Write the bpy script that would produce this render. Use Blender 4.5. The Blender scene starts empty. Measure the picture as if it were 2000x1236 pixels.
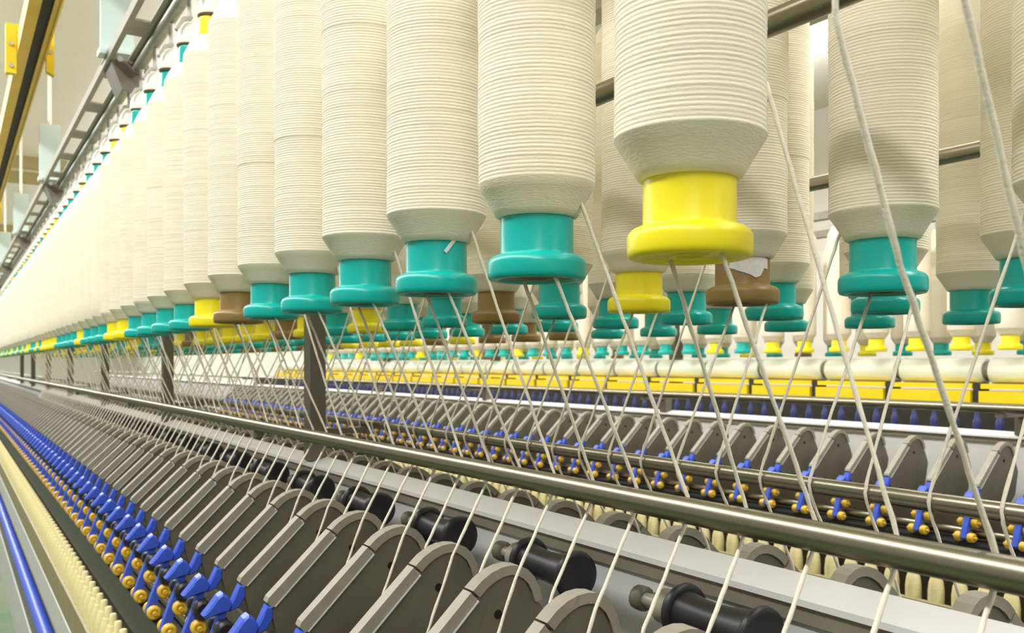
import bpy, math, random
from mathutils import Vector

# ------------------------------------------------------------------ scene, camera, light
# World axes: x = across the spinning frames (away from the aisle), y = along them, z = up.
random.seed(7)
C = bpy.context.scene.collection
scene = bpy.context.scene
ZC = 1.5                                   # eye height above the floor
THETA = math.radians(32.1)
cam_d = bpy.data.cameras.new('camera')
cam = bpy.data.objects.new('camera', cam_d); C.objects.link(cam)
cam.location = (0, 0, ZC)
cam.rotation_euler = (math.radians(90), 0, -THETA)
cam_d.sensor_width = 36.0
cam_d.lens = 1750 / 2000 * 36.0
cam_d.shift_y = 94 / 2000
cam_d.clip_start = 0.02
cam_d.dof.use_dof = True
cam_d.dof.focus_distance = 1.05
cam_d.dof.aperture_fstop = 11.0
scene.camera = cam

vs = scene.view_settings
vs.view_transform = 'Standard'; vs.look = 'None'; vs.gamma = 1.0; vs.use_curve_mapping = False
vs.exposure = 0.0

world = bpy.data.worlds.new('hall_light'); scene.world = world
world.use_nodes = True
bg = world.node_tree.nodes['Background']
bg.inputs[0].default_value = (1.0, 0.97, 0.91, 1); bg.inputs[1].default_value = 0.48

def strip_lamp_and_fill(name, x, y0, y1, z, w, power, up, col=(0.975, 0.985, 1.0)):
    # fluorescent line shining down, plus an added weaker upward fill to brighten the ceiling
    for (e, flip, dz) in ((power, 0.0, 0.0), (up, math.pi, 0.06)):
        d = bpy.data.lights.new(name, 'AREA'); d.shape = 'RECTANGLE'
        d.size = w; d.size_y = y1 - y0; d.energy = e; d.color = col
        o = bpy.data.objects.new(name, d); C.objects.link(o)
        o.location = (x, (y0 + y1) / 2, z + dz); o.rotation_euler = (flip, 0, 0)
strip_lamp_and_fill('aisle_lamp_and_fill', -0.75, -2.5, 42, 3.45, 0.25, 930, 470)
strip_lamp_and_fill('aisle_lamp_and_fill', 2.15, -2.5, 42, 3.45, 0.25, 900, 470)
strip_lamp_and_fill('aisle_lamp_and_fill', 5.6, -2.5, 42, 3.45, 0.25, 420, 250)

# ------------------------------------------------------------------ materials
def lin(c):
    c = c / 255
    return c / 12.92 if c <= 0.04045 else ((c + 0.055) / 1.055) ** 2.4
def rgb(c): return (lin(c[0]), lin(c[1]), lin(c[2]), 1)
def mat(name, col, rough=0.5, metal=0.0, var=0.12, scale=30, bump=0.0, bscale=200, stretch=(1, 1, 1), col2=None, spec=0.5, sss=0):
    m = bpy.data.materials.new(name); m.use_nodes = True
    nt = m.node_tree; b = nt.nodes['Principled BSDF']
    tc = nt.nodes.new('ShaderNodeTexCoord'); mp = nt.nodes.new('ShaderNodeMapping')
    mp.inputs['Scale'].default_value = stretch
    nt.links.new(tc.outputs['Object'], mp.inputs['Vector'])
    n = nt.nodes.new('ShaderNodeTexNoise'); n.inputs['Scale'].default_value = scale; n.inputs['Detail'].default_value = 4
    nt.links.new(mp.outputs[0], n.inputs['Vector'])
    r = nt.nodes.new('ShaderNodeValToRGB')
    c1 = rgb(col)
    c2 = rgb(col2) if col2 else tuple(x * (1 - var) for x in c1[:3]) + (1,)
    r.color_ramp.elements[0].position = 0.35; r.color_ramp.elements[0].color = c2
    r.color_ramp.elements[1].position = 0.65; r.color_ramp.elements[1].color = c1
    nt.links.new(n.outputs['Fac'], r.inputs[0]); nt.links.new(r.outputs[0], b.inputs['Base Color'])
    b.inputs['Roughness'].default_value = rough; b.inputs['Metallic'].default_value = metal
    b.inputs['Specular IOR Level'].default_value = spec
    if bump:
        n2 = nt.nodes.new('ShaderNodeTexNoise'); n2.inputs['Scale'].default_value = bscale; n2.inputs['Detail'].default_value = 3
        nt.links.new(mp.outputs[0], n2.inputs['Vector'])
        bp = nt.nodes.new('ShaderNodeBump'); bp.inputs['Strength'].default_value = bump; bp.inputs['Distance'].default_value = 0.002
        nt.links.new(n2.outputs['Fac'], bp.inputs['Height']); nt.links.new(bp.outputs[0], b.inputs['Normal'])
    return m
M = {}
M['yarn'] = mat('roving_yarn', (241, 231, 208), 0.9, var=0.05, scale=9, bump=0.25, bscale=160, stretch=(1, 1, 5), spec=0.15)
M['strand'] = mat('strand_cotton', (240, 231, 210), 0.95, var=0.10, scale=120, bump=0.4, bscale=500, spec=0.1)
M['teal'] = mat('teal_plastic', (0, 174, 163), 0.30, var=0.05, scale=14)
M['yellow'] = mat('yellow_plastic', (244, 226, 22), 0.36, var=0.04, scale=14)
M['brown'] = mat('brown_plastic', (141, 113, 58), 0.4, var=0.15, scale=25)
M['plug'] = mat('base_plug', (126, 110, 88), 0.6, var=0.3, scale=40)
M['white_plastic'] = mat('white_plastic', (238, 234, 222), 0.4, var=0.05)
M['steel'] = mat('polished_steel', (150, 143, 124), 0.31, 1.0, var=0.12, scale=20, stretch=(20, 0.6, 20))
M['dullsteel'] = mat('galvanised_steel', (188, 184, 174), 0.45, 0.55, var=0.2, scale=25)
M['grey'] = mat('grey_paint', (154, 148, 132), 0.55, var=0.10, scale=40, bump=0.08)
M['greycap'] = mat('grey_cap', (146, 139, 122), 0.6, var=0.10, scale=60, bump=0.12)
M['plate'] = mat('dark_grey_plate', (104, 99, 82), 0.45, var=0.2, scale=18)
M['black'] = mat('black_rubber', (38, 36, 38), 0.42, var=0.3, scale=30)
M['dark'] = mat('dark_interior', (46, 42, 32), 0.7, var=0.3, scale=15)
M['blue'] = mat('blue_plastic', (62, 92, 205), 0.4, var=0.12, scale=30)
M['navy'] = mat('navy_tube', (40, 48, 110), 0.45, var=0.3, scale=30)
M['amber'] = mat('amber_roller', (226, 182, 58), 0.45, var=0.12, scale=60)
M['beam'] = mat('pale_grey_paint', (204, 203, 200), 0.5, var=0.05, scale=8)
M['beamdark'] = mat('grey_brown_strip', (146, 138, 120), 0.6, var=0.12, scale=14)
M['post'] = mat('grey_post', (120, 114, 102), 0.5, 0.2, var=0.12, scale=10)
M['paleblue'] = mat('pale_blue_paint', (205, 222, 218), 0.5, var=0.04, scale=5)
M['ylw_rail'] = mat('yellow_rail_paint', (238, 196, 30), 0.45, var=0.12, scale=6)
M['cop'] = mat('cream_cop_yarn', (238, 224, 168), 0.9, var=0.06, scale=30, bump=0.3, bscale=300, stretch=(1, 1, 6), spec=0.1)
M['duct'] = mat('milky_duct', (222, 226, 206), 0.35, var=0.06, scale=4)
M['tray'] = mat('yellow_tray', (238, 204, 12), 0.45, var=0.08, scale=6)
M['ceil'] = mat('ceiling_paint', (242, 236, 222), 0.85, var=0.05, scale=0.8)
M['wall'] = mat('wall_paint', (240, 236, 224), 0.85, var=0.04, scale=0.7)
M['floor'] = mat('floor_paint', (116, 124, 92), 0.6, var=0.15, scale=2.0, col2=(78, 112, 74))
M['joist'] = mat('ochre_joist', (186, 170, 120), 0.7, var=0.15, scale=3)
M['olive'] = mat('olive_rail', (148, 136, 96), 0.55, var=0.12, scale=12)
M['paper'] = mat('paper_label', (226, 220, 214), 0.8, var=0.12, scale=90)
M['screw'] = mat('screw_head', (30, 28, 24), 0.5, 0.3)

# ------------------------------------------------------------------ mesh helpers
class MB:
    """collects geometry of ONE part"""
    def __init__(s): s.v = []; s.f = []; s.sm = []; s.mi = []; s.cur = 0
    def face(s, idx, smooth=False): s.f.append(tuple(idx)); s.sm.append(smooth); s.mi.append(s.cur)
    def box(s, x0, x1, y0, y1, z0, z1):
        n = len(s.v)
        s.v += [(x0, y0, z0), (x1, y0, z0), (x1, y1, z0), (x0, y1, z0), (x0, y0, z1), (x1, y0, z1), (x1, y1, z1), (x0, y1, z1)]
        for q in ((0, 3, 2, 1), (4, 5, 6, 7), (0, 1, 5, 4), (1, 2, 6, 5), (2, 3, 7, 6), (3, 0, 4, 7)):
            s.face([n + i for i in q])
        return s
    def lathe(s, prof, seg=32, axis='z', c=(0, 0, 0), cap0=True, cap1=True, wob=None):
        """prof: list of (r, t); None breaks the smooth run (a crisp edge)"""
        runs, cur = [], []
        for p in prof:
            if p is None:
                runs.append(cur); cur = [cur[-1]]
            else: cur.append(p)
        runs.append(cur)
        cs = [(math.cos(2 * math.pi * i / seg), math.sin(2 * math.pi * i / seg)) for i in range(seg)]
        def P(r, t, i):
            a, b = cs[i][0] * r, cs[i][1] * r
            if axis == 'z': p = (a, b, t)
            elif axis == 'y': p = (b, t, a)
            else: p = (t, a, b)
            return (p[0] + c[0], p[1] + c[1], p[2] + c[2])
        for run in runs:
            n = len(s.v)
            for (r, t) in run:
                for i in range(seg): s.v.append(P(r, t, i))
            for k in range(len(run) - 1):
                for i in range(seg):
                    j = (i + 1) % seg
                    s.face((n + k * seg + i, n + k * seg + j, n + (k + 1) * seg + j, n + (k + 1) * seg + i), True)
        pts = [p for p in prof if p is not None]
        for (flag, (r, t), rev) in ((cap0, pts[0], True), (cap1, pts[-1], False)):
            if flag and r > 1e-6:
                n = len(s.v)
                for i in range(seg): s.v.append(P(r, t, i))
                ids = [n + i for i in range(seg)]
                s.face(ids[::-1] if rev else ids)
        return s
    def tube(s, pts, r, seg=8, rs=None):
        n = len(s.v); m = len(pts); pts = [Vector(p) for p in pts]
        for k, p in enumerate(pts):
            t = (pts[min(k + 1, m - 1)] - pts[max(k - 1, 0)]).normalized()
            u = t.cross(Vector((0, 1, 0)))
            if u.length < 1e-3: u = t.cross(Vector((1, 0, 0)))
            u.normalize(); w = t.cross(u)
            rr = rs[k] if rs else r
            for i in range(seg):
                a = 2 * math.pi * i / seg
                s.v.append(tuple(p + u * math.cos(a) * rr + w * math.sin(a) * rr))
        for k in range(m - 1):
            for i in range(seg):
                j = (i + 1) % seg
                s.face((n + k * seg + i, n + k * seg + j, n + (k + 1) * seg + j, n + (k + 1) * seg + i), True)
        s.face([n + i for i in range(seg)][::-1]); s.face([n + (m - 1) * seg + i for i in range(seg)])
        return s
    def prism(s, poly, y0, y1, smooth=(), inset=0.0):
        """polygon in (x, z), extruded along y; inset chamfers the two big faces"""
        k = len(poly); n = len(s.v)
        area = sum(poly[i][0] * poly[(i + 1) % k][1] - poly[(i + 1) % k][0] * poly[i][1] for i in range(k))
        if area < 0: poly = poly[::-1]
        cx = sum(p[0] for p in poly) / k; cz = sum(p[1] for p in poly) / k
        def ins(p):
            d = math.hypot(p[0] - cx, p[1] - cz) or 1
            f = max(0, 1 - inset / d)
            return (cx + (p[0] - cx) * f, cz + (p[1] - cz) * f)
        lv = [(y0, True), (y0 + inset, False), (y1 - inset, False), (y1, True)] if inset else [(y0, False), (y1, False)]
        for (y, q) in lv:
            for p in poly:
                p2 = ins(p) if q else p
                s.v.append((p2[0], y, p2[1]))
        L = len(lv)
        for l in range(L - 1):
            for i in range(k):
                j = (i + 1) % k
                s.face((n + l * k + i, n + l * k + j, n + (l + 1) * k + j, n + (l + 1) * k + i), bool(smooth))
        s.face([n + i for i in range(k)][::-1]); s.face([n + (L - 1) * k + i for i in range(k)])
        return s
    def mesh(s, name, mats):
        me = bpy.data.meshes.new(name); me.from_pydata(s.v, [], s.f)
        me.polygons.foreach_set('use_smooth', s.sm)
        if not isinstance(mats, (list, tuple)): mats = [mats]
        for m in mats: me.materials.append(M[m])
        if len(mats) > 1: me.polygons.foreach_set('material_index', s.mi)
        me.update()
        return me
    def add(s, other, mi):
        n = len(s.v); s.v += other.v
        for f, q in zip(other.f, other.sm): s.f.append(tuple(n + i for i in f)); s.sm.append(q); s.mi.append(mi)
        return s

def obj(name, me, parent=None, loc=(0, 0, 0), rot=None):
    o = bpy.data.objects.new(name, me); C.objects.link(o)
    o.location = loc
    if rot: o.rotation_euler = rot
    if parent: o.parent = parent
    return o
def tag(o, label=None, cat=None, group=None, kind=None):
    if label: o['label'] = label
    if cat: o['category'] = cat
    if group: o['group'] = group
    if kind: o['kind'] = kind
    return o
ONES = ['zeroth', 'first', 'second', 'third', 'fourth', 'fifth', 'sixth', 'seventh', 'eighth', 'ninth', 'tenth', 'eleventh', 'twelfth',
        'thirteenth', 'fourteenth', 'fifteenth', 'sixteenth', 'seventeenth', 'eighteenth', 'nineteenth']
TENS = {2: ('twentieth', 'twenty'), 3: ('thirtieth', 'thirty'), 4: ('fortieth', 'forty'), 5: ('fiftieth', 'fifty')}
def nth(n):
    if n < 20: return ONES[n]
    t, u = divmod(n, 10)
    return TENS[t][0] if u == 0 else TENS[t][1] + '-' + ONES[u]

# ------------------------------------------------------------------ the hall
def struct(name, mb, m):
    return tag(obj(name, mb.mesh(name, m)), kind='structure')
struct('floor', MB().box(-14, 7.2, -14, 46, -0.1, 0), 'floor')
struct('ceiling', MB().box(-4, 7.2, -3, 46, 4.0, 4.12), 'ceil')
struct('wall_right', MB().box(7.2, 7.35, -3, 46, 0, 4.0), 'wall')
struct('wall_end', MB().box(-4, 7.35, 46, 46.15, 0, 4.0), 'wall')
for k, y in enumerate((12.2, 13.2, 18.4, 19.8, 26.0, 34.0)):
    struct('trim_%d' % (k + 1), MB().box(-4, 7.2, y, y + 0.10, 3.86, 4.0), 'joist')

# ------------------------------------------------------------------ roving bobbins
R_BODY = 0.0615
def yarn_mb(seg, ridges, seam=None, seed=0, r_scale=1.0):
    rnd = random.Random(seed)
    z0, z1, zt = 0.0965, 0.618, 0.664
    prof = [(0.0395, 0.064), (0.0425, 0.0655), (0.0455, 0.0705), (0.0515, 0.0805), (0.0565, 0.0885), (0.0598, 0.0935)]
    if ridges:
        n = 136; p = (z1 - z0) / n; z = z0
        for i in range(n):
            h = p * rnd.uniform(0.86, 1.14)
            off = rnd.uniform(-0.00022, 0.00022) + 0.00045 * math.sin(i * 0.21 + seed) * (0.5 if i % 9 else 1)
            if seam and z > seam: off += 0.0011
            d = rnd.uniform(0.00045, 0.00085)
            for q, dd in ((0.0, 1.0), (0.22, 0.25), (0.5, 0.0), (0.78, 0.25)):
                prof.append((R_BODY + off - d * dd, z0 + (z1 - z0) * (i + q) / n))
            z = z0 + (z1 - z0) * (i + 1) / n
    else:
        for i in range(9): prof.append((R_BODY - 0.0003, z0 + (z1 - z0) * i / 8))
    prof += [(R_BODY - 0.001, z1 + 0.001), (0.0585, z1 + 0.006), (0.0480, z1 + 0.028), (0.0395, zt - 0.003), (0.034, zt), (0.026, zt)]
    prof = [(r * (r_scale if zz > 0.08 else 1), zz) for r, zz in prof]
    return MB().lathe(prof, seg)
def base_mb(seg):
    return MB().lathe([(0.0385, 0.003), (0.0405, 0.0005), None, (0.0460, 0.0), (0.0488, 0.0008), (0.0503, 0.0030), (0.0509, 0.0062),
                       (0.0509, 0.0165), (0.0502, 0.0195), (0.0484, 0.0222), (0.0455, 0.0243), (0.0418, 0.0258), (0.0386, 0.0268), None, (0.0379, 0.0290), (0.0377, 0.066)], seg, cap0=False)
def plug_mb(seg): return MB().lathe([(0.0, 0.0075), (0.012, 0.0075), None, (0.012, 0.002), (0.016, 0.002), None, (0.016, 0.0035), (0.0389, 0.003)], seg, cap0=False, cap1=False)
def toptube_mb(seg): return MB().lathe([(0.0268, 0.660), (0.0268, 0.706), (0.0262, 0.7095), (0.0245, 0.711)], seg)
YARN = [yarn_mb(56, True, None, 1).mesh('yarn_package', 'yarn'), yarn_mb(56, True, 0.385, 2).mesh('yarn_package', 'yarn'),
        yarn_mb(56, True, 0.28, 3).mesh('yarn_package', 'yarn'), yarn_mb(56, True, None, 4, 0.985).mesh('yarn_package', 'yarn')]
YARN_FAR = yarn_mb(28, False).mesh('yarn_package', 'yarn')
BASE = {}; TOPT = {}; PLUG = {}; ONE = {}
for c in ('teal', 'yellow', 'brown'):
    BASE[c] = (base_mb(48).mesh('base', c), base_mb(24).mesh('base', c))
    TOPT[c] = (toptube_mb(32).mesh('top_tube', c), toptube_mb(16).mesh('top_tube', c))
    one = MB(); one.add(yarn_mb(20, False), 0).add(base_mb(20), 1).add(toptube_mb(12), 1)
    ONE[c] = one.mesh('roving_bobbin', ['yarn', c])
PLUGM = {c: (plug_mb(32).mesh('base_plug', c2), plug_mb(16).mesh('base_plug', c2)) for c, c2 in (('teal', 'plug'), ('yellow', 'yellow'), ('brown', 'plug'))}
COLN = {'T': 'teal', 'Y': 'yellow', 'B': 'brown'}

def bobbin(x, y, hb, col, label, group, lod, variant=0):
    """lod 0 near, 1 middle, 2 far (too small to show parts)"""
    c = COLN[col]
    loc = (x, y, ZC + hb)
    rot = (random.uniform(-.004, .004), random.uniform(-.004, .004), random.uniform(0, 6.28))
    if lod == 2:
        return tag(obj('roving_bobbin', ONE[c], None, loc, rot), label, 'bobbin', group)
    t = tag(obj('roving_bobbin', None, None, loc, rot), label, 'bobbin', group)
    obj('yarn_package', YARN[variant % 4] if lod == 0 else YARN_FAR, t)
    q = 0 if lod == 0 else 1
    b = obj('base', BASE[c][q], t); b['label'] = '%s plastic base with a flared flange' % c
    obj('base_plug', PLUGM[c][q], b)
    tt = obj('top_tube', TOPT[c][q], t)
    return t

PA, PITCH = 0.225, 0.225
ROW_A = dict(x=0.5126, y0=0.544, hb=0.0862)
ROW_B = dict(x=0.950, y0=0.676, hb=0.0845)
ROW_C = dict(x=1.250, y0=0.885, hb=0.0800)
ROW_D = dict(x=1.668, y0=0.993, hb=0.0780)
ROW_E = dict(x=3.970, y0=2.185, hb=0.0660)
def ya(row, k): return row['y0'] + PITCH * k
colsA = 'YTTTTTBYTTTTYYTTTYTTTTYYYYTYTTYYTYTTYTTYYTTYTTYTYTTYTT'
colsB = 'TBYTBTTYTYBYYYYYBYYTTTYYTTYYYYYTYYYYTYYYYTYYTYYYYTYYY'
colsC = 'TTTTTTTTTTTTTTTTTTTTBTTTTTYTTTYTTBTTTYTTTYTTTTYTTTTYT'
colsD = 'TTTTTTBBBYBYYYYBYBTBTBBTBTTBTBTTYTBTYTTBTYTTYTBTTYTTT'
colsE = 'YYYYYYYTYTTTTTYTTTYTTYTTTTYTTTTTTYTTTYTT'
def rowlabel(col, k, where, far_from, distant):
    c = COLN[col]
    if k < far_from:
        return '%s-based cream roving bobbin, %s from the near end of the %s' % (c, nth(k + 1), where)
    return 'small distant %s-based roving bobbin far along the %s' % (c, where)
SEAM = {3: 1, 4: 2, 5: 2, 9: 1, 7: 0}
for k, col in enumerate(colsA):
    bobbin(ROW_A['x'], ya(ROW_A, k), ROW_A['hb'], col, rowlabel(col, k, 'front hanging row', 20, 1), 'roving bobbins in the front hanging row',
           0 if k < 14 else (1 if k < 30 else 2), SEAM.get(k, (0, 3, 0)[k % 3]))
B_OBJ = {}
for row, cols, where, kn in ((ROW_B, colsB, 'second hanging row', 14), (ROW_C, colsC, 'third hanging row', 14), (ROW_D, colsD, 'fourth hanging row', 14)):
    for k in range(-1, len(cols)):
        col = cols[max(k, 0)] if k >= 0 else 'T'
        o = bobbin(row['x'], ya(row, k), row['hb'], col, rowlabel(col, k + 1, where, 19, 1), 'roving bobbins in the ' + where,
                   0 if k < (9 if row is ROW_B else 4) else (1 if k < 26 else 2), (k + 1) % 4)
        B_OBJ[(where, k)] = o
for k, col in enumerate(colsE):
    bobbin(ROW_E['x'], ya(ROW_E, k) , ROW_E['hb'], col, rowlabel(col, k, 'far row', 20, 1), 'roving bobbins beyond the next frame', 1 if k < 16 else 2)
    if k < 36:
        cf = 'TYTTYTBTYTTYTTBTYTTYTTYBTTYTTTYTTBYTTT'[k]
        bobbin(4.42, ya(ROW_E, k) + 0.16, 0.048, cf, '%s-based roving bobbin in the hindmost row, glimpsed between far bobbins' % COLN[cf], 'hindmost roving bobbins', 2)
# torn paper label on the brown base of the second row
o = B_OBJ[('second hanging row', 1)]
m = MB(); n = 9; pr = 0.0383
rnd = random.Random(3)
for i in range(n):
    a = math.radians(196 + i * 11)
    lo = 0.036 + (0.011 * abs(i - 5) / 4 if i < 7 else 0.012) + rnd.uniform(-.001, .001); hi = 0.0635 - (0.002 if i in (0, 8) else 0)
    for r in (pr, pr + 0.0006):
        m.v += [(math.cos(a) * r, math.sin(a) * r, lo), (math.cos(a) * r, math.sin(a) * r, hi)]
for i in range(n - 1):
    a, b = i * 4, (i + 1) * 4
    m.face((a + 2, b + 2, b + 3, a + 3)); m.face((a, a + 1, b + 1, b)); m.face((a, b, b + 2, a + 2)); m.face((a + 1, a + 3, b + 3, b + 1))
m.face((0, 2, 3, 1)); m.face(((n - 1) * 4, (n - 1) * 4 + 1, (n - 1) * 4 + 3, (n - 1) * 4 + 2))
o.rotation_euler = (0, 0, 0)
tag(obj('paper_label', m.mesh('paper_label', 'paper'), o), 'torn white paper label')

# ------------------------------------------------------------------ hangers above the front row
bell = MB().lathe([(0.0335, 0.004), (0.0345, 0.008), (0.0335, 0.020), (0.0290, 0.038), (0.0200, 0.054), (0.0110, 0.062), (0.0085, 0.064)], 20).mesh('bell', 'white_plastic')
disc = MB().lathe([(0.026, 0.0), (0.031, 0.0005), (0.032, 0.003), (0.031, 0.0055)], 20).mesh('disc', 'plug')
stem = MB().lathe([(0.0075, 0.060), (0.0075, 0.136)], 10).mesh('stem', 'dullsteel')
lever = MB().prism([(-0.030, 0.030), (-0.036, 0.034), (-0.020, 0.066), (0.004, 0.074), (0.006, 0.068), (-0.014, 0.058)], -0.006, 0.006).mesh('lever', 'dullsteel')
TOPZ = ROW_A['hb'] + 0.711
for k in range(4, 50):
    t = obj('bobbin_hanger', None, None, (ROW_A['x'], ya(ROW_A, k), ZC + TOPZ))
    lab = ('white bell-shaped bobbin hanger above the %s bobbin of the front row' % nth(k + 1)) if k < 20 else 'tiny distant white bobbin hanger far along the front rail'
    tag(t, lab, 'hanger', 'bobbin hangers on the front rail')
    obj('bell', bell, t); obj('disc', disc, t); obj('stem', stem, t); obj('lever', lever, t, (-.004, -0.02, 0))
Y0, Y1 = -0.6, 24.0
r = tag(obj('creel_rail', None, None, (0.46, Y0, ZC + 0.95)), 'long slotted grey metal rail overhead carrying the front bobbin row', 'rail')
obj('rail_tube', MB().lathe([(0.018, 0), (0.018, Y1 - Y0)], 20, 'y').mesh('rail_tube', 'dullsteel'), r, (0.0526, 0, 0))
m = MB(); L = Y1 - Y0
m.box(-0.038, -0.022, 0, L, 0.016, 0.022); m.box(0.020, 0.050, 0, L, 0.016, 0.022); m.box(-0.038, -0.032, 0, L, 0.022, 0.046)
y = 0.0
while y < L:
    m.box(-0.022, 0.020, y, y + 0.13, 0.016, 0.022); y += 0.47
obj('slotted_channel', m.mesh('slotted_channel', 'grey'), r)
for xr in (ROW_B['x'], ROW_C['x'], ROW_D['x'], ROW_E['x'], 4.42):
    hb = 0.0845 if xr < 1 else (0.08 if xr < 1.4 else (0.078 if xr < 2 else (0.066 if xr < 4.2 else 0.048)))
    nm = {ROW_B['x']: 'second', ROW_C['x']: 'third', ROW_D['x']: 'fourth', ROW_E['x']: 'far', 4.42: 'hindmost'}[xr]
    tag(obj('creel_rail', MB().box(-0.03, 0.03, 0, 20, 0, 0.04).mesh('creel_rail', 'grey'), None, (xr, 0, ZC + hb + 0.711)),
        'flat grey overhead rail holding the %s bobbin row' % nm, 'rail')
# ceiling posts with brackets carrying the front rail
post_me = MB().box(-0.05, 0.05, -0.012, 0.012, 0.0, 0.30).mesh('post', 'paleblue')
prod_me = MB().lathe([(0.009, 0.30), (0.009, 1.515)], 10).mesh('drop_rod', 'white_plastic')
flange_me = MB().box(-0.056, 0.056, -0.03, 0.03, -0.006, 0.012).mesh('foot_plate', 'paleblue')
brk = MB().prism([(-0.035, 0.0), (0.085, 0.0), (0.104, -0.116), (0.066, -0.134), (0.010, -0.112)], -0.035, -0.029)
brk.box(-0.035, 0.075, -0.035, 0.10, -0.006, 0.0); brk.prism([(-0.035, 0.0), (0.010, -0.112), (0.016, -0.112), (-0.029, 0.0)], -0.029, 0.10)
brk_me = brk.mesh('bracket', 'post')
bolt_me = MB().lathe([(0.009, 0), (0.009, 0.008), None, (0.005, 0.008), (0.005, 0.022)], 8, 'y').mesh('bolt', 'dullsteel')
for k in range(8):
    yy = 3.11 + 2.3 * k
    t = obj('ceiling_post', None, None, (0.455, yy, ZC + 0.990))
    tag(t, ('pale blue ceiling post with a grey bracket, %s along the front rail' % nth(k + 1)) if k < 4 else 'tiny distant pale blue ceiling post at the far end of the rail', 'post', 'posts holding the front rail')
    obj('post', post_me, t); obj('foot_plate', flange_me, t); obj('drop_rod', prod_me, t)
    b = obj('bracket', brk_me, t)
    for bx in (0.0, 0.035): obj('bolt', bolt_me, b, (bx, -0.057, -0.025))
# creel cross rods in the middle of each creel
for xr, zz, w in ((0.768, 0.377, 'between the first and second bobbin rows'), (1.456, 0.360, 'between the third and fourth bobbin rows')):
    tag(obj('creel_rod', MB().lathe([(0.0145, 0), (0.0145, 21)], 20, 'y').mesh('creel_rod', 'steel'), None, (xr, -0.4, ZC + zz)),
        'dark steel creel rod running ' + w, 'rod')

# ------------------------------------------------------------------ yellow overhead track
t = tag(obj('overhead_track', None, None, (0.29, -0.5, ZC + 1.30)), 'yellow overhead track with a black slot along its underside', 'track')
m = MB(); m.box(-0.053, -0.010, 0, 24, 0, 0.07); m.box(0.029, 0.054, 0, 24, 0, 0.07); m.box(-0.010, 0.029, 0, 24, 0.05, 0.07)
m.box(-0.053, -0.046, 0, 24, -0.008, 0); m.box(0.047, 0.054, 0, 24, -0.008, 0)
obj('channel', m.mesh('channel', 'ylw_rail'), t)
obj('black_insert', MB().box(-0.0095, 0.0285, 0, 24, 0.012, 0.049).mesh('black_insert', 'dark'), t)
cl = MB().prism([(-0.095, -0.09), (-0.055, -0.09), (-0.055, 0.085), (0.055, 0.085), (0.055, -0.06), (0.085, -0.075), (0.085, 0.115), (-0.095, 0.115)], -0.02, 0.02).mesh('clamp', 'tray')
rod_me = MB().lathe([(0.012, 0.115), (0.012, 1.2)], 10).mesh('drop_rod', 'ylw_rail')
for k in range(4):
    yy = 4.77 + 4.6 * k
    c = obj('clamp', cl, t, (0, yy, 0))
    for bx, bz in ((-0.075, -0.06), (-0.075, 0.03), (0.07, 0.02)): obj('bolt', bolt_me, c, (bx, -0.03, bz))
    obj('drop_rod', rod_me, t, (0, yy, 0))

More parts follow.
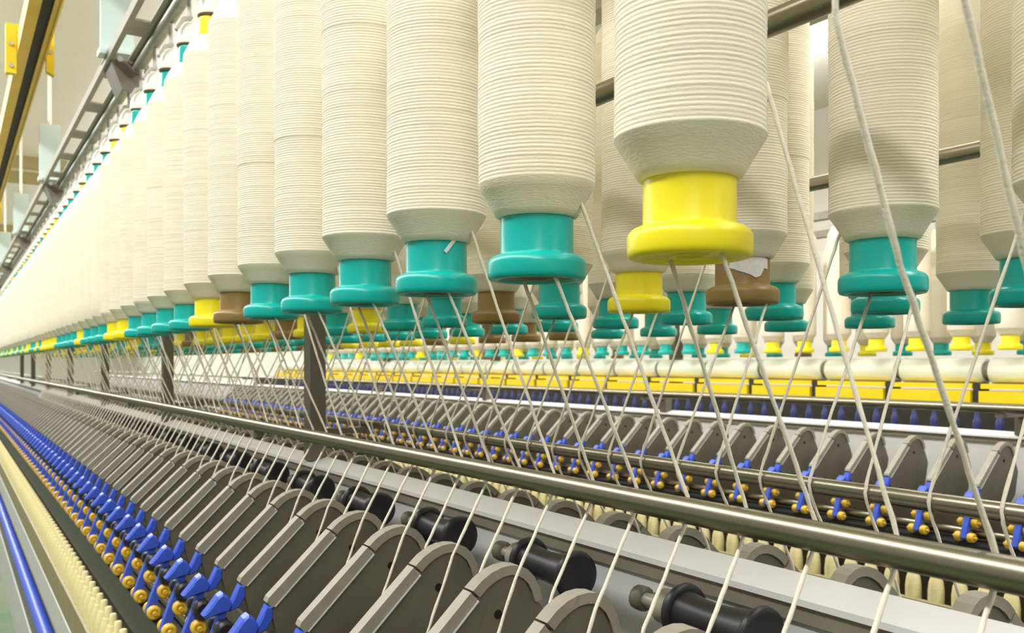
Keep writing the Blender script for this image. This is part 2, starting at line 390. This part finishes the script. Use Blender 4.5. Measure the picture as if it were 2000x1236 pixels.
# ------------------------------------------------------------------ spinning frames
def rod(x, h, rad, y0, y1, label):
    return tag(obj('guide_rod', MB().lathe([(rad - .002, 0), (rad, .002), (rad, y1 - y0 - .002), (rad - .002, y1 - y0)], 32, 'y').mesh('guide_rod', 'steel'), None, (x, y0, ZC + h)), label, 'rod')
ROD1 = (0.59, -0.138); ROD2 = (0.86, -0.142)
rod(ROD1[0], ROD1[1], 0.0125, -0.5, 22, 'thick polished steel guide rod above the near drafting units')
rod(ROD2[0], ROD2[1], 0.0100, -0.5, 22, 'thinner polished steel guide rod behind the central beam')
rod(2.76, -0.138, 0.0125, 0.0, 22, 'steel guide rod of the next frame under the yellow trays')
P2 = 2.17
def frame(dx, y0, y1, label, cops_y):
    t = tag(obj('spinning_machine', None, None, (0.73 + dx, y0, 0)), label, 'machine')
    L = y1 - y0
    X = lambda x: x - 0.73
    Z = lambda h: ZC + h
    beam = MB().prism([(X(.712), Z(-.254)), (X(.722), Z(-.254)), (X(.722), Z(-.236)), (X(.704), Z(-.236)), (X(.706), Z(-.230)), (X(.752), Z(-.217)), (X(.758), Z(-.223)), (X(.762), Z(-.45)), (X(.685), Z(-.45))], 0, L)
    obj('central_beam', beam.mesh('central_beam', 'beam'), t)
    obj('beam_strip', MB().box(X(.7075), X(.7225), 0, L, Z(-.2535), Z(-.2365)).mesh('beam_strip', 'beamdark'), t)
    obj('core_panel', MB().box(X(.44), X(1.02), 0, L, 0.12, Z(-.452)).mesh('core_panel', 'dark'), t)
    for s in (0, 1):
        f = (lambda x: X(x)) if s == 0 else (lambda x: X(1.46 - x))
        # bottom roller, black clearer bar, ring rail, blue drive tube, skirt panels
        obj('bottom_roller', MB().lathe([(0.0135, 0), (0.0135, L)], 16, 'y').mesh('bottom_roller', 'steel'), t, (f(.392), 0, Z(-.497)))
        obj('clearer_bar', MB().prism([(f(.350), Z(-.524)), (f(.390), Z(-.515)), (f(.435), Z(-.53)), (f(.435), Z(-.61)), (f(.346), Z(-.598))], 0, L).mesh('clearer_bar', 'black'), t)
        obj('ring_rail', MB().prism([(f(.308), Z(-.712)), (f(.318), Z(-.708)), (f(.322), Z(-.80)), (f(.308), Z(-.803))], 0, L).mesh('ring_rail', 'olive'), t)
        obj('spindle_rail', MB().prism([(f(.305), Z(-.806)), (f(.44), Z(-.803)), (f(.44), Z(-.915)), (f(.305), Z(-.905))], 0, L).mesh('spindle_rail', 'beam'), t)
        obj('drive_tube', MB().lathe([(0.027, 0), (0.027, L)], 20, 'y').mesh('drive_tube', 'blue'), t, (f(.308), 0, Z(-1.02)))
        obj('skirt_trim', MB().prism([(f(.300), Z(-1.075)), (f(.44), Z(-1.06)), (f(.44), Z(-1.16)), (f(.296), Z(-1.15))], 0, L).mesh('skirt_trim', 'post'), t)
        obj('skirt_panel', MB().prism([(f(.290), Z(-1.152)), (f(.44), Z(-1.162)), (f(.44), 0.0), (f(.310), 0.0), (f(.310), Z(-1.27)), (f(.290), Z(-1.27))], 0, L).mesh('skirt_panel', 'beam'), t)
        obj('back_shield', MB().box(min(f(.436), f(.442)), max(f(.436), f(.442)), 0, L, Z(-.98), Z(-.44)).mesh('back_shield', 'plate'), t)
    return t
frA = frame(0, -0.6, 22, 'long grey spinning frame with pale central beam under the hanging bobbins', None)
frB = frame(P2, 0.0, 22, 'next spinning frame across the aisle with dark front and pale beam', None)
# posts standing on the central beam, with arms reaching to the guide rods
post2 = MB().box(-0.019, 0.019, -0.022, 0.022, -0.225, 1.02).mesh('post', 'post')
armm = MB().box(-0.145, 0.135, -0.010, 0.010, -0.165, -0.152); armm.box(-0.148, -0.130, -0.012, 0.012, -0.165, -0.147); armm.box(0.122, 0.138, -0.012, 0.012, -0.168, -0.149)
arm_me = armm.mesh('cross_arm', 'post')
for k in range(7):
    p = obj('post', post2, frA, (0, 2.04 + 1.69 * k + 0.6, ZC))
    obj('cross_arm', arm_me, p)
    if k < 6:
        p = obj('post', MB().box(-0.019, 0.019, -0.022, 0.022, -0.225, -0.13).mesh('post', 'post'), frB, (0, 1.55 + 1.69 * k, ZC)); obj('cross_arm', arm_me, p)

# ------------------------------------------------------------------ drafting units (pendulum arms)
OX, OH = 0.48, -0.45
def q(pts): return [(a - OX, b - OH) for a, b in pts]
head_out = [(.508, -.2595), (.520, -.2490), (.533, -.2415), (.546, -.2372), (.559, -.2360), (.571, -.2378), (.582, -.2430), (.592, -.2530), (.599, -.2660), (.604, -.2830)]
head_in = [(.5935, -.2840), (.5895, -.2715), (.5835, -.2605), (.5755, -.2530), (.5675, -.2487), (.559, -.2472), (.549, -.2482), (.538, -.2522), (.527, -.2588), (.517, -.2680)]
cap_mb = lambda: MB().prism(q(head_out + head_in), -0.0105, 0.0105)
strip_mb = lambda: MB().prism(q([(.506, -.2612), (.409, -.3530), (.406, -.3600), (.414, -.3685), (.419, -.3665), (.514, -.2720)]), -0.0095, 0.0095)
highlight_mb = lambda: MB().prism(q([(.5150, -.2712), (.4175, -.3672), (.4186, -.3686), (.5162, -.2726)]), -0.0108, 0.0108)  # pale sliver standing in for the highlight along the strip's lower edge
side_mb = lambda: MB().prism(q([(.514, -.2710), (.527, -.2580), (.538, -.2515), (.549, -.2475), (.559, -.2465), (.569, -.2487), (.580, -.2560), (.592, -.2790), (.604, -.2900), (.622, -.330), (.606, -.400), (.560, -.440), (.470, -.445), (.425, -.420), (.413, -.375)]), -0.0080, 0.0080)
screw_mb = lambda: MB().lathe([(0.0052, -0.0092), (0.0052, 0.0092)], 12, 'y', c=(.5425 - OX, 0, -.2915 - OH))
pin_mb = lambda: MB().lathe([(0.0040, -0.0090), (0.0040, 0.0090)], 10, 'y', c=(.470 - OX, 0, -.405 - OH))
def cradle_mb():
    m = MB()                 # front lobe, V notch, rear lobe clipped to the arm's tip
    m.prism(q([(.395, -.3950), (.387, -.3805), (.379, -.3740), (.371, -.3790), (.359, -.3940), (.347, -.4080), (.351, -.4130), (.373, -.4090), (.392, -.4040)]), -0.0135, 0.0135, inset=0.004)
    m.prism(q([(.392, -.3950), (.399, -.3800), (.4065, -.3650), (.415, -.3660), (.416, -.3850), (.405, -.4020), (.390, -.4070)]), -0.0108, 0.0108, inset=0.003)
    return m
def spine_mb(): return MB().prism(q([(.374, -.404), (.386, -.402), (.378, -.450), (.356, -.500), (.349, -.514), (.338, -.506), (.350, -.470), (.362, -.440)]), -0.0085, 0.0085, inset=0.002)
def roller_mb(x, h, s):
    p = [(0.0050, 0.0095), (0.0110, 0.0100), (0.0135, 0.0125), (0.0142, 0.0165), (0.0142, 0.0235), (0.0132, 0.0275), (0.0105, 0.0295), (0.0075, 0.0290), None, (0.0060, 0.0265), (0.0045, 0.0265), None, (0.0042, 0.0360)]
    if s < 0: p = [None if a is None else (a[0], -a[1]) for a in p][::-1]
    return MB().lathe(p, 14, 'y', c=(x - OX, 0, h - OH))
def apron_mb(s): return MB().lathe([(0.012, s * 0.010 if s > 0 else -0.036), (0.0165, s * 0.012 if s > 0 else -0.034), (0.0165, 0.034 if s > 0 else -0.012), (0.012, 0.036 if s > 0 else -0.010)], 14, 'y', c=(.378 - OX, 0, -.432 - OH))
RP = ((.352, -.505), (.372, -.464))
U = dict(head_cap=(cap_mb().mesh('head_cap', 'greycap')), top_strip=strip_mb().mesh('top_strip', 'grey'), edge_highlight=highlight_mb().mesh('edge_highlight', 'beam'), side_plate=side_mb().mesh('side_plate', 'plate'),
         screw=screw_mb().mesh('screw', 'screw'), pin=pin_mb().mesh('pin', 'screw'), cradle=cradle_mb().mesh('cradle', 'blue'), spine=spine_mb().mesh('spine', 'blue'))
ROLL = [roller_mb(x, h, s).mesh('roller', 'amber') for (x, h) in RP for s in (-1, 1)]
APR = [apron_mb(s).mesh('apron', 'black') for s in (-1, 1)]
one = MB(); one.add(cap_mb(), 0).add(strip_mb(), 0).add(side_mb(), 1).add(cradle_mb(), 2).add(spine_mb(), 2)
for (x, h) in RP:
    for s in (-1, 1): one.add(roller_mb(x, h, s), 3)
for s in (-1, 1): one.add(apron_mb(s), 4)
UNIT1 = one.mesh('drafting_unit', ['grey', 'plate', 'blue', 'amber', 'black'])
def unit(dx, y, label, group, full, flip=False):
    loc = ((OX + dx) if not flip else (1.46 - OX + dx), y, ZC + OH)
    rot = (0, 0, math.pi) if flip else (0, 0, random.uniform(-.006, .006))
    if not full: return tag(obj('drafting_unit', UNIT1, None, loc, rot), label, 'drafting unit', group)
    t = tag(obj('drafting_unit', None, None, loc, rot), label, 'drafting unit', group)
    sp = obj('side_plate', U['side_plate'], t); obj('screw', U['screw'], sp); obj('pin', U['pin'], sp)
    obj('head_cap', U['head_cap'], t); obj('edge_highlight', U['edge_highlight'], obj('top_strip', U['top_strip'], t))
    obj('cradle', U['cradle'], t); sn = obj('spine', U['spine'], t)
    for r_ in ROLL: obj('roller', r_, t)
    for r_ in APR: obj('apron', r_, t)
    return t
YU = 1.054
for k in range(-4, 96):
    i = k + 5
    full = k < 30
    unit(0, YU + 0.15 * k, ('grey drafting arm with blue cradle, %s from the near end of the front frame' % nth(i)) if i < 36 else 'tiny distant drafting arm far along the front frame', 'drafting arms on the front frame', full)
for k in range(-4, 36):
    unit(0, YU + 0.075 + 0.15 * k, ('rounded drafting arm back behind the pale beam, %s from the near end' % nth(k + 5)) if k < 20 else 'tiny rounded arm back peeping far along behind the pale beam', 'rear-side drafting arms behind the beam', k < 6, True)
for k in range(0, 60):
    unit(P2, 1.22 + 0.15 * k, ('grey drafting arm on the next frame, %s from the near end' % nth(k + 1)) if k < 28 else 'tiny distant drafting arm far along the next frame', 'drafting arms on the next frame', k < 18)
# waisted black spools lying in front of the pale beam
def spool_core(): return MB().lathe([(0.0265, -0.050), (0.0235, -0.036), (0.0205, -0.012), (0.0195, 0.010), (0.0205, 0.032), (0.0235, 0.050)], 24, 'y').mesh('core', 'black')
sp_core = spool_core()
sp_fl = MB().lathe([(0.0245, -0.004), (0.0300, -0.0035), (0.0315, 0), (0.0300, 0.0035), (0.0245, 0.004)], 24, 'y').mesh('flange', 'black')
sp_sh = MB().lathe([(0.008, -0.040), (0.008, 0.118)], 12, 'y').mesh('shaft', 'dullsteel')
sp_cap = MB().lathe([(0.010, -0.015), (0.018, -0.013), (0.019, 0.010), (0.012, 0.014)], 16, 'y').mesh('end_cap', 'greycap')
sp_knob = MB().lathe([(0.009, -0.008), (0.014, -0.006), (0.014, 0.006), (0.009, 0.008)], 14, 'y').mesh('end_knob', 'plate')
sp_br = MB().box(0.0, 0.050, -0.006, 0.006, -0.007, 0.007).mesh('bracket', 'post')
for k in range(-2, 24):
    y = 1.253 + 0.3 * k
    t = tag(obj('guide_spool', None, None, (0.658, y, ZC - 0.262)), ('waisted black rubber spool before the pale beam, %s from the near end' % nth(k + 3)) if k < 12 else 'tiny dark waisted spool far along the pale beam', 'spool', 'black spools before the pale beam')
    obj('core', sp_core, t)
    for s in (-1, 1):
        obj('flange', sp_fl, t, (0, 0.053 * s, 0))
    obj('shaft', sp_sh, t); obj('end_cap', sp_cap, t, (0, 0.075, 0)); obj('bracket', sp_br, t, (0, 0.106, 0)); obj('end_knob', sp_knob, t, (0, 0.122, 0))

# ------------------------------------------------------------------ roving strands
def strand_mesh(pts, r=0.0021, seed=0, taper=1.0):
    rnd = random.Random(seed); out = []; rs = []
    for k in range(len(pts) - 1):
        a, b = Vector(pts[k]), Vector(pts[k + 1]); n = max(2, int((b - a).length / 0.012))
        for i in range(n):
            p = a.lerp(b, i / n); out.append((p.x + rnd.uniform(-.0004, .0004), p.y + rnd.uniform(-.0004, .0004), p.z)); rs.append(r * rnd.uniform(0.85, 1.15))
    out.append(pts[-1]); rs.append(r)
    return MB().tube(out, r, 7, rs).mesh('roving_strand', 'strand')
def near_path(cls):
    # local y = 0 at the strand's own plane; x,z absolute; classes: 0 beside flange, 1 under flange, 2 between bobbins
    top = {0: [(.5080, 0.012, .0870)], 1: [(.5090, -0.004, .0870)], 2: [(.5405, 0.0885, .1630)]}[cls]
    over = [(ROD1[0] + 0.0120, 0, ROD1[1] + 0.011), (ROD1[0] + 0.0145, 0, ROD1[1] + 0.001), (ROD1[0] + 0.0115, 0, ROD1[1] - 0.011)]
    return top + over + [(.5480, 0, -.2450), (.5050, 0, -.3560)]
CLS = {0: [], 1: [], 2: []}
def lift(p): return [(x, y, z + ZC) for x, y, z in p]
NS = {c: [strand_mesh(lift(near_path(c)), 0.0019, c * 10 + j) for j in range(2)] for c in range(3)}
SY0 = 0.3415
for k in range(-1, 96):
    y = SY0 + 0.075 * k
    c = k % 3                       # k=3 lies under the first bobbin
    cls = {0: 1, 1: 2, 2: 0}[c]
    if k in (-1, 0):
        me = strand_mesh(lift([(.46, -0.03, .86), (.425, -0.01, .32), (.436, 0, .2), (.498, 0, .060)] + near_path(1)[1:]), 0.0021, 90 + k)
    elif k == 1:
        me = strand_mesh(lift([(.552, 0.082, .225)] + near_path(1)[1:]), 0.0020, 91)
    elif k == 2:
        me = NS[0][0]
    else:
        me = NS[cls][(k // 3) % 2]
    o = obj('roving_strand', me, None, (0, y, 0))
    i = k + 2
    tag(o, ('cream roving strand running over the thick guide rod, %s from the near end' % nth(i)) if i < 40 else 'fine distant roving strand far along the thick guide rod', 'strand', 'roving strands over the thick guide rod')
# mirrored strands on the far side of the creel
def far_path(cls):
    return [((1.45 if z < 0.05 else 1.463) - x, y, z - (0.003 if z < 0 else 0)) for x, y, z in near_path(cls)]
def far_path2():
    p = far_path(2); p[0] = (.9250, -.057, .164); return p
FS = {c: strand_mesh(lift(far_path2() if c == 2 else far_path(c)), 0.0019, 50 + c) for c in range(3)}
for k in range(-3, 84):
    y = ROW_B['y0'] - 0.0525 + 0.075 * k
    cls = {0: 0, 1: 1, 2: 2}[k % 3]
    i = k + 4
    o = obj('roving_strand', FS[cls], None, (0, y, 0))
    tag(o, ('cream roving strand bending at the thinner guide rod, %s from the near end' % nth(i)) if i < 40 else 'fine distant roving strand far along the thinner guide rod', 'strand', 'roving strands at the thinner guide rod')

# ------------------------------------------------------------------ spinning cops on their spindles
cop = MB().lathe([(0.010, 0.0), (0.0155, 0.004), (0.0225, 0.030), (0.0235, 0.060), (0.0235, 0.165), (0.0205, 0.190), (0.0135, 0.212)], 14).mesh('yarn_cop', 'cop')
tipm = MB().lathe([(0.0100, 0.210), (0.0085, 0.238), (0.006, 0.240)], 10).mesh('tube_tip', 'cop')
foot = MB().lathe([(0.013, -0.035), (0.013, 0.002)], 10).mesh('tube_foot', 'navy')
def copthing(x, y, label, group):
    t = tag(obj('spinning_cop', None, None, (x, y, ZC - 0.842)), label, 'cop', group)
    obj('yarn_cop', cop, t); obj('tube_tip', tipm, t); obj('tube_foot', foot, t)
for k in range(0, 120):
    copthing(0.335, 1.9 + 0.075 * k, ('cream spinning cop below the blue cradles, %s from the near end' % nth(k + 1)) if k < 30 else 'tiny distant cream cop far along the spindle row of the front frame', 'spinning cops of the front frame')
for k in range(0, 62):
    copthing(0.335 + P2, 1.0 + 0.075 * k, ('cream spinning cop on the next frame, %s from the near end' % nth(k + 1)) if k < 45 else 'small distant cream cop on the next frame', 'spinning cops of the next frame')

# ------------------------------------------------------------------ navy tubes behind the next frame's beam
tube_me = MB().lathe([(0.013, 0), (0.0145, 0.004), (0.0145, 0.055), (0.010, 0.062), (0.007, 0.085)], 12).mesh('navy_tube', 'navy')
tag(obj('tube_shelf', MB().box(-0.03, 0.03, 0, 9, -0.02, 0).mesh('tube_shelf', 'grey'), None, (3.22, 1.2, ZC - 0.262)), 'narrow pale shelf behind the next frame carrying navy tubes', 'shelf')
for k in range(0, 100):
    tag(obj('navy_tube', tube_me, None, (3.22, 1.3 + 0.085 * k, ZC - 0.262)), ('navy blue tube standing behind the next frame beam, %s from the near end' % nth(k + 1)) if k < 36 else 'tiny navy tube far along behind the next frame beam', 'tube', 'navy tubes behind the next frame')

# ------------------------------------------------------------------ milky duct and yellow trays below the far bobbins
t = tag(obj('suction_duct', None, None, (4.06, 0.978, ZC - 0.028)), 'milky white segmented duct below the far bobbin row', 'duct')
seg_me = MB().lathe([(0.050, 0.012), (0.060, 0.016), (0.060, 0.428), (0.050, 0.432)], 20, 'y').mesh('segment', 'duct')
col_me = MB().lathe([(0.045, -0.014), (0.045, 0.014)], 14, 'y').mesh('collar', 'post')
for k in range(26):
    obj('segment', seg_me, t, (0, 0.45 * k, 0)); obj('collar', col_me, t, (0, 0.45 * k, 0))
tr_me = MB().box(-0.045, 0.045, 0.02, 0.43, -0.026, 0.026); tr_me.box(-0.03, 0.05, 0.02, 0.43, 0.036, 0.058)
tr_me = tr_me.mesh('tray', 'tray')
t2 = tag(obj('tray_row', None, None, (3.98, 0.978, ZC - 0.145)), 'row of yellow trays under the milky duct', 'tray row')
obj('tray_rail', MB().box(-0.05, 0.06, -0.2, 12, -0.06, -0.028).mesh('tray_rail', 'grey'), t2)
for k in range(26):
    obj('tray', tr_me, t2, (0, 0.45 * k, 0)); obj('divider', MB().box(-0.03, 0.05, -0.015, 0.015, -0.028, 0.06).mesh('divider', 'dark') if k == 0 else bpy.data.meshes['divider'], t2, (0, 0.45 * k, 0))
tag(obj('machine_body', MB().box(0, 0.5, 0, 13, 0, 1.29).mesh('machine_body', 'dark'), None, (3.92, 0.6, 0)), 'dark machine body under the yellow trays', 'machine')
ps = MB().box(-0.035, 0.035, -0.03, 0.03, -0.21, 1.0).mesh('duct_post', 'post')
for k in range(5):
    tag(obj('duct_post', ps, None, (4.165, 2.18 + 2.37 * k, ZC)), 'dark grey upright post behind the milky duct, %s from the near end' % nth(k + 1), 'post', 'posts behind the milky duct')

# scrap of clear tape on the third front base
o3 = [o for o in bpy.data.objects if o.get('label', '').startswith('teal-based cream roving bobbin, third from the near end of the front')][0]
o3.rotation_euler = (0, 0, 0)
tp = MB().box(-0.0022, 0.0022, -0.0004, 0.0004, -0.010, 0.010).mesh('tape_scrap', 'paper')
d = Vector((-.458, -.888)) * 0.9 + Vector((.847, -.531)) * 0.43; d.normalize()
ang = math.atan2(d.y, d.x)
tag(obj('tape_scrap', tp, o3, (d.x * .0386, d.y * .0386, 0.057), (0, math.radians(38), ang + math.pi / 2)), 'scrap of pale tape')
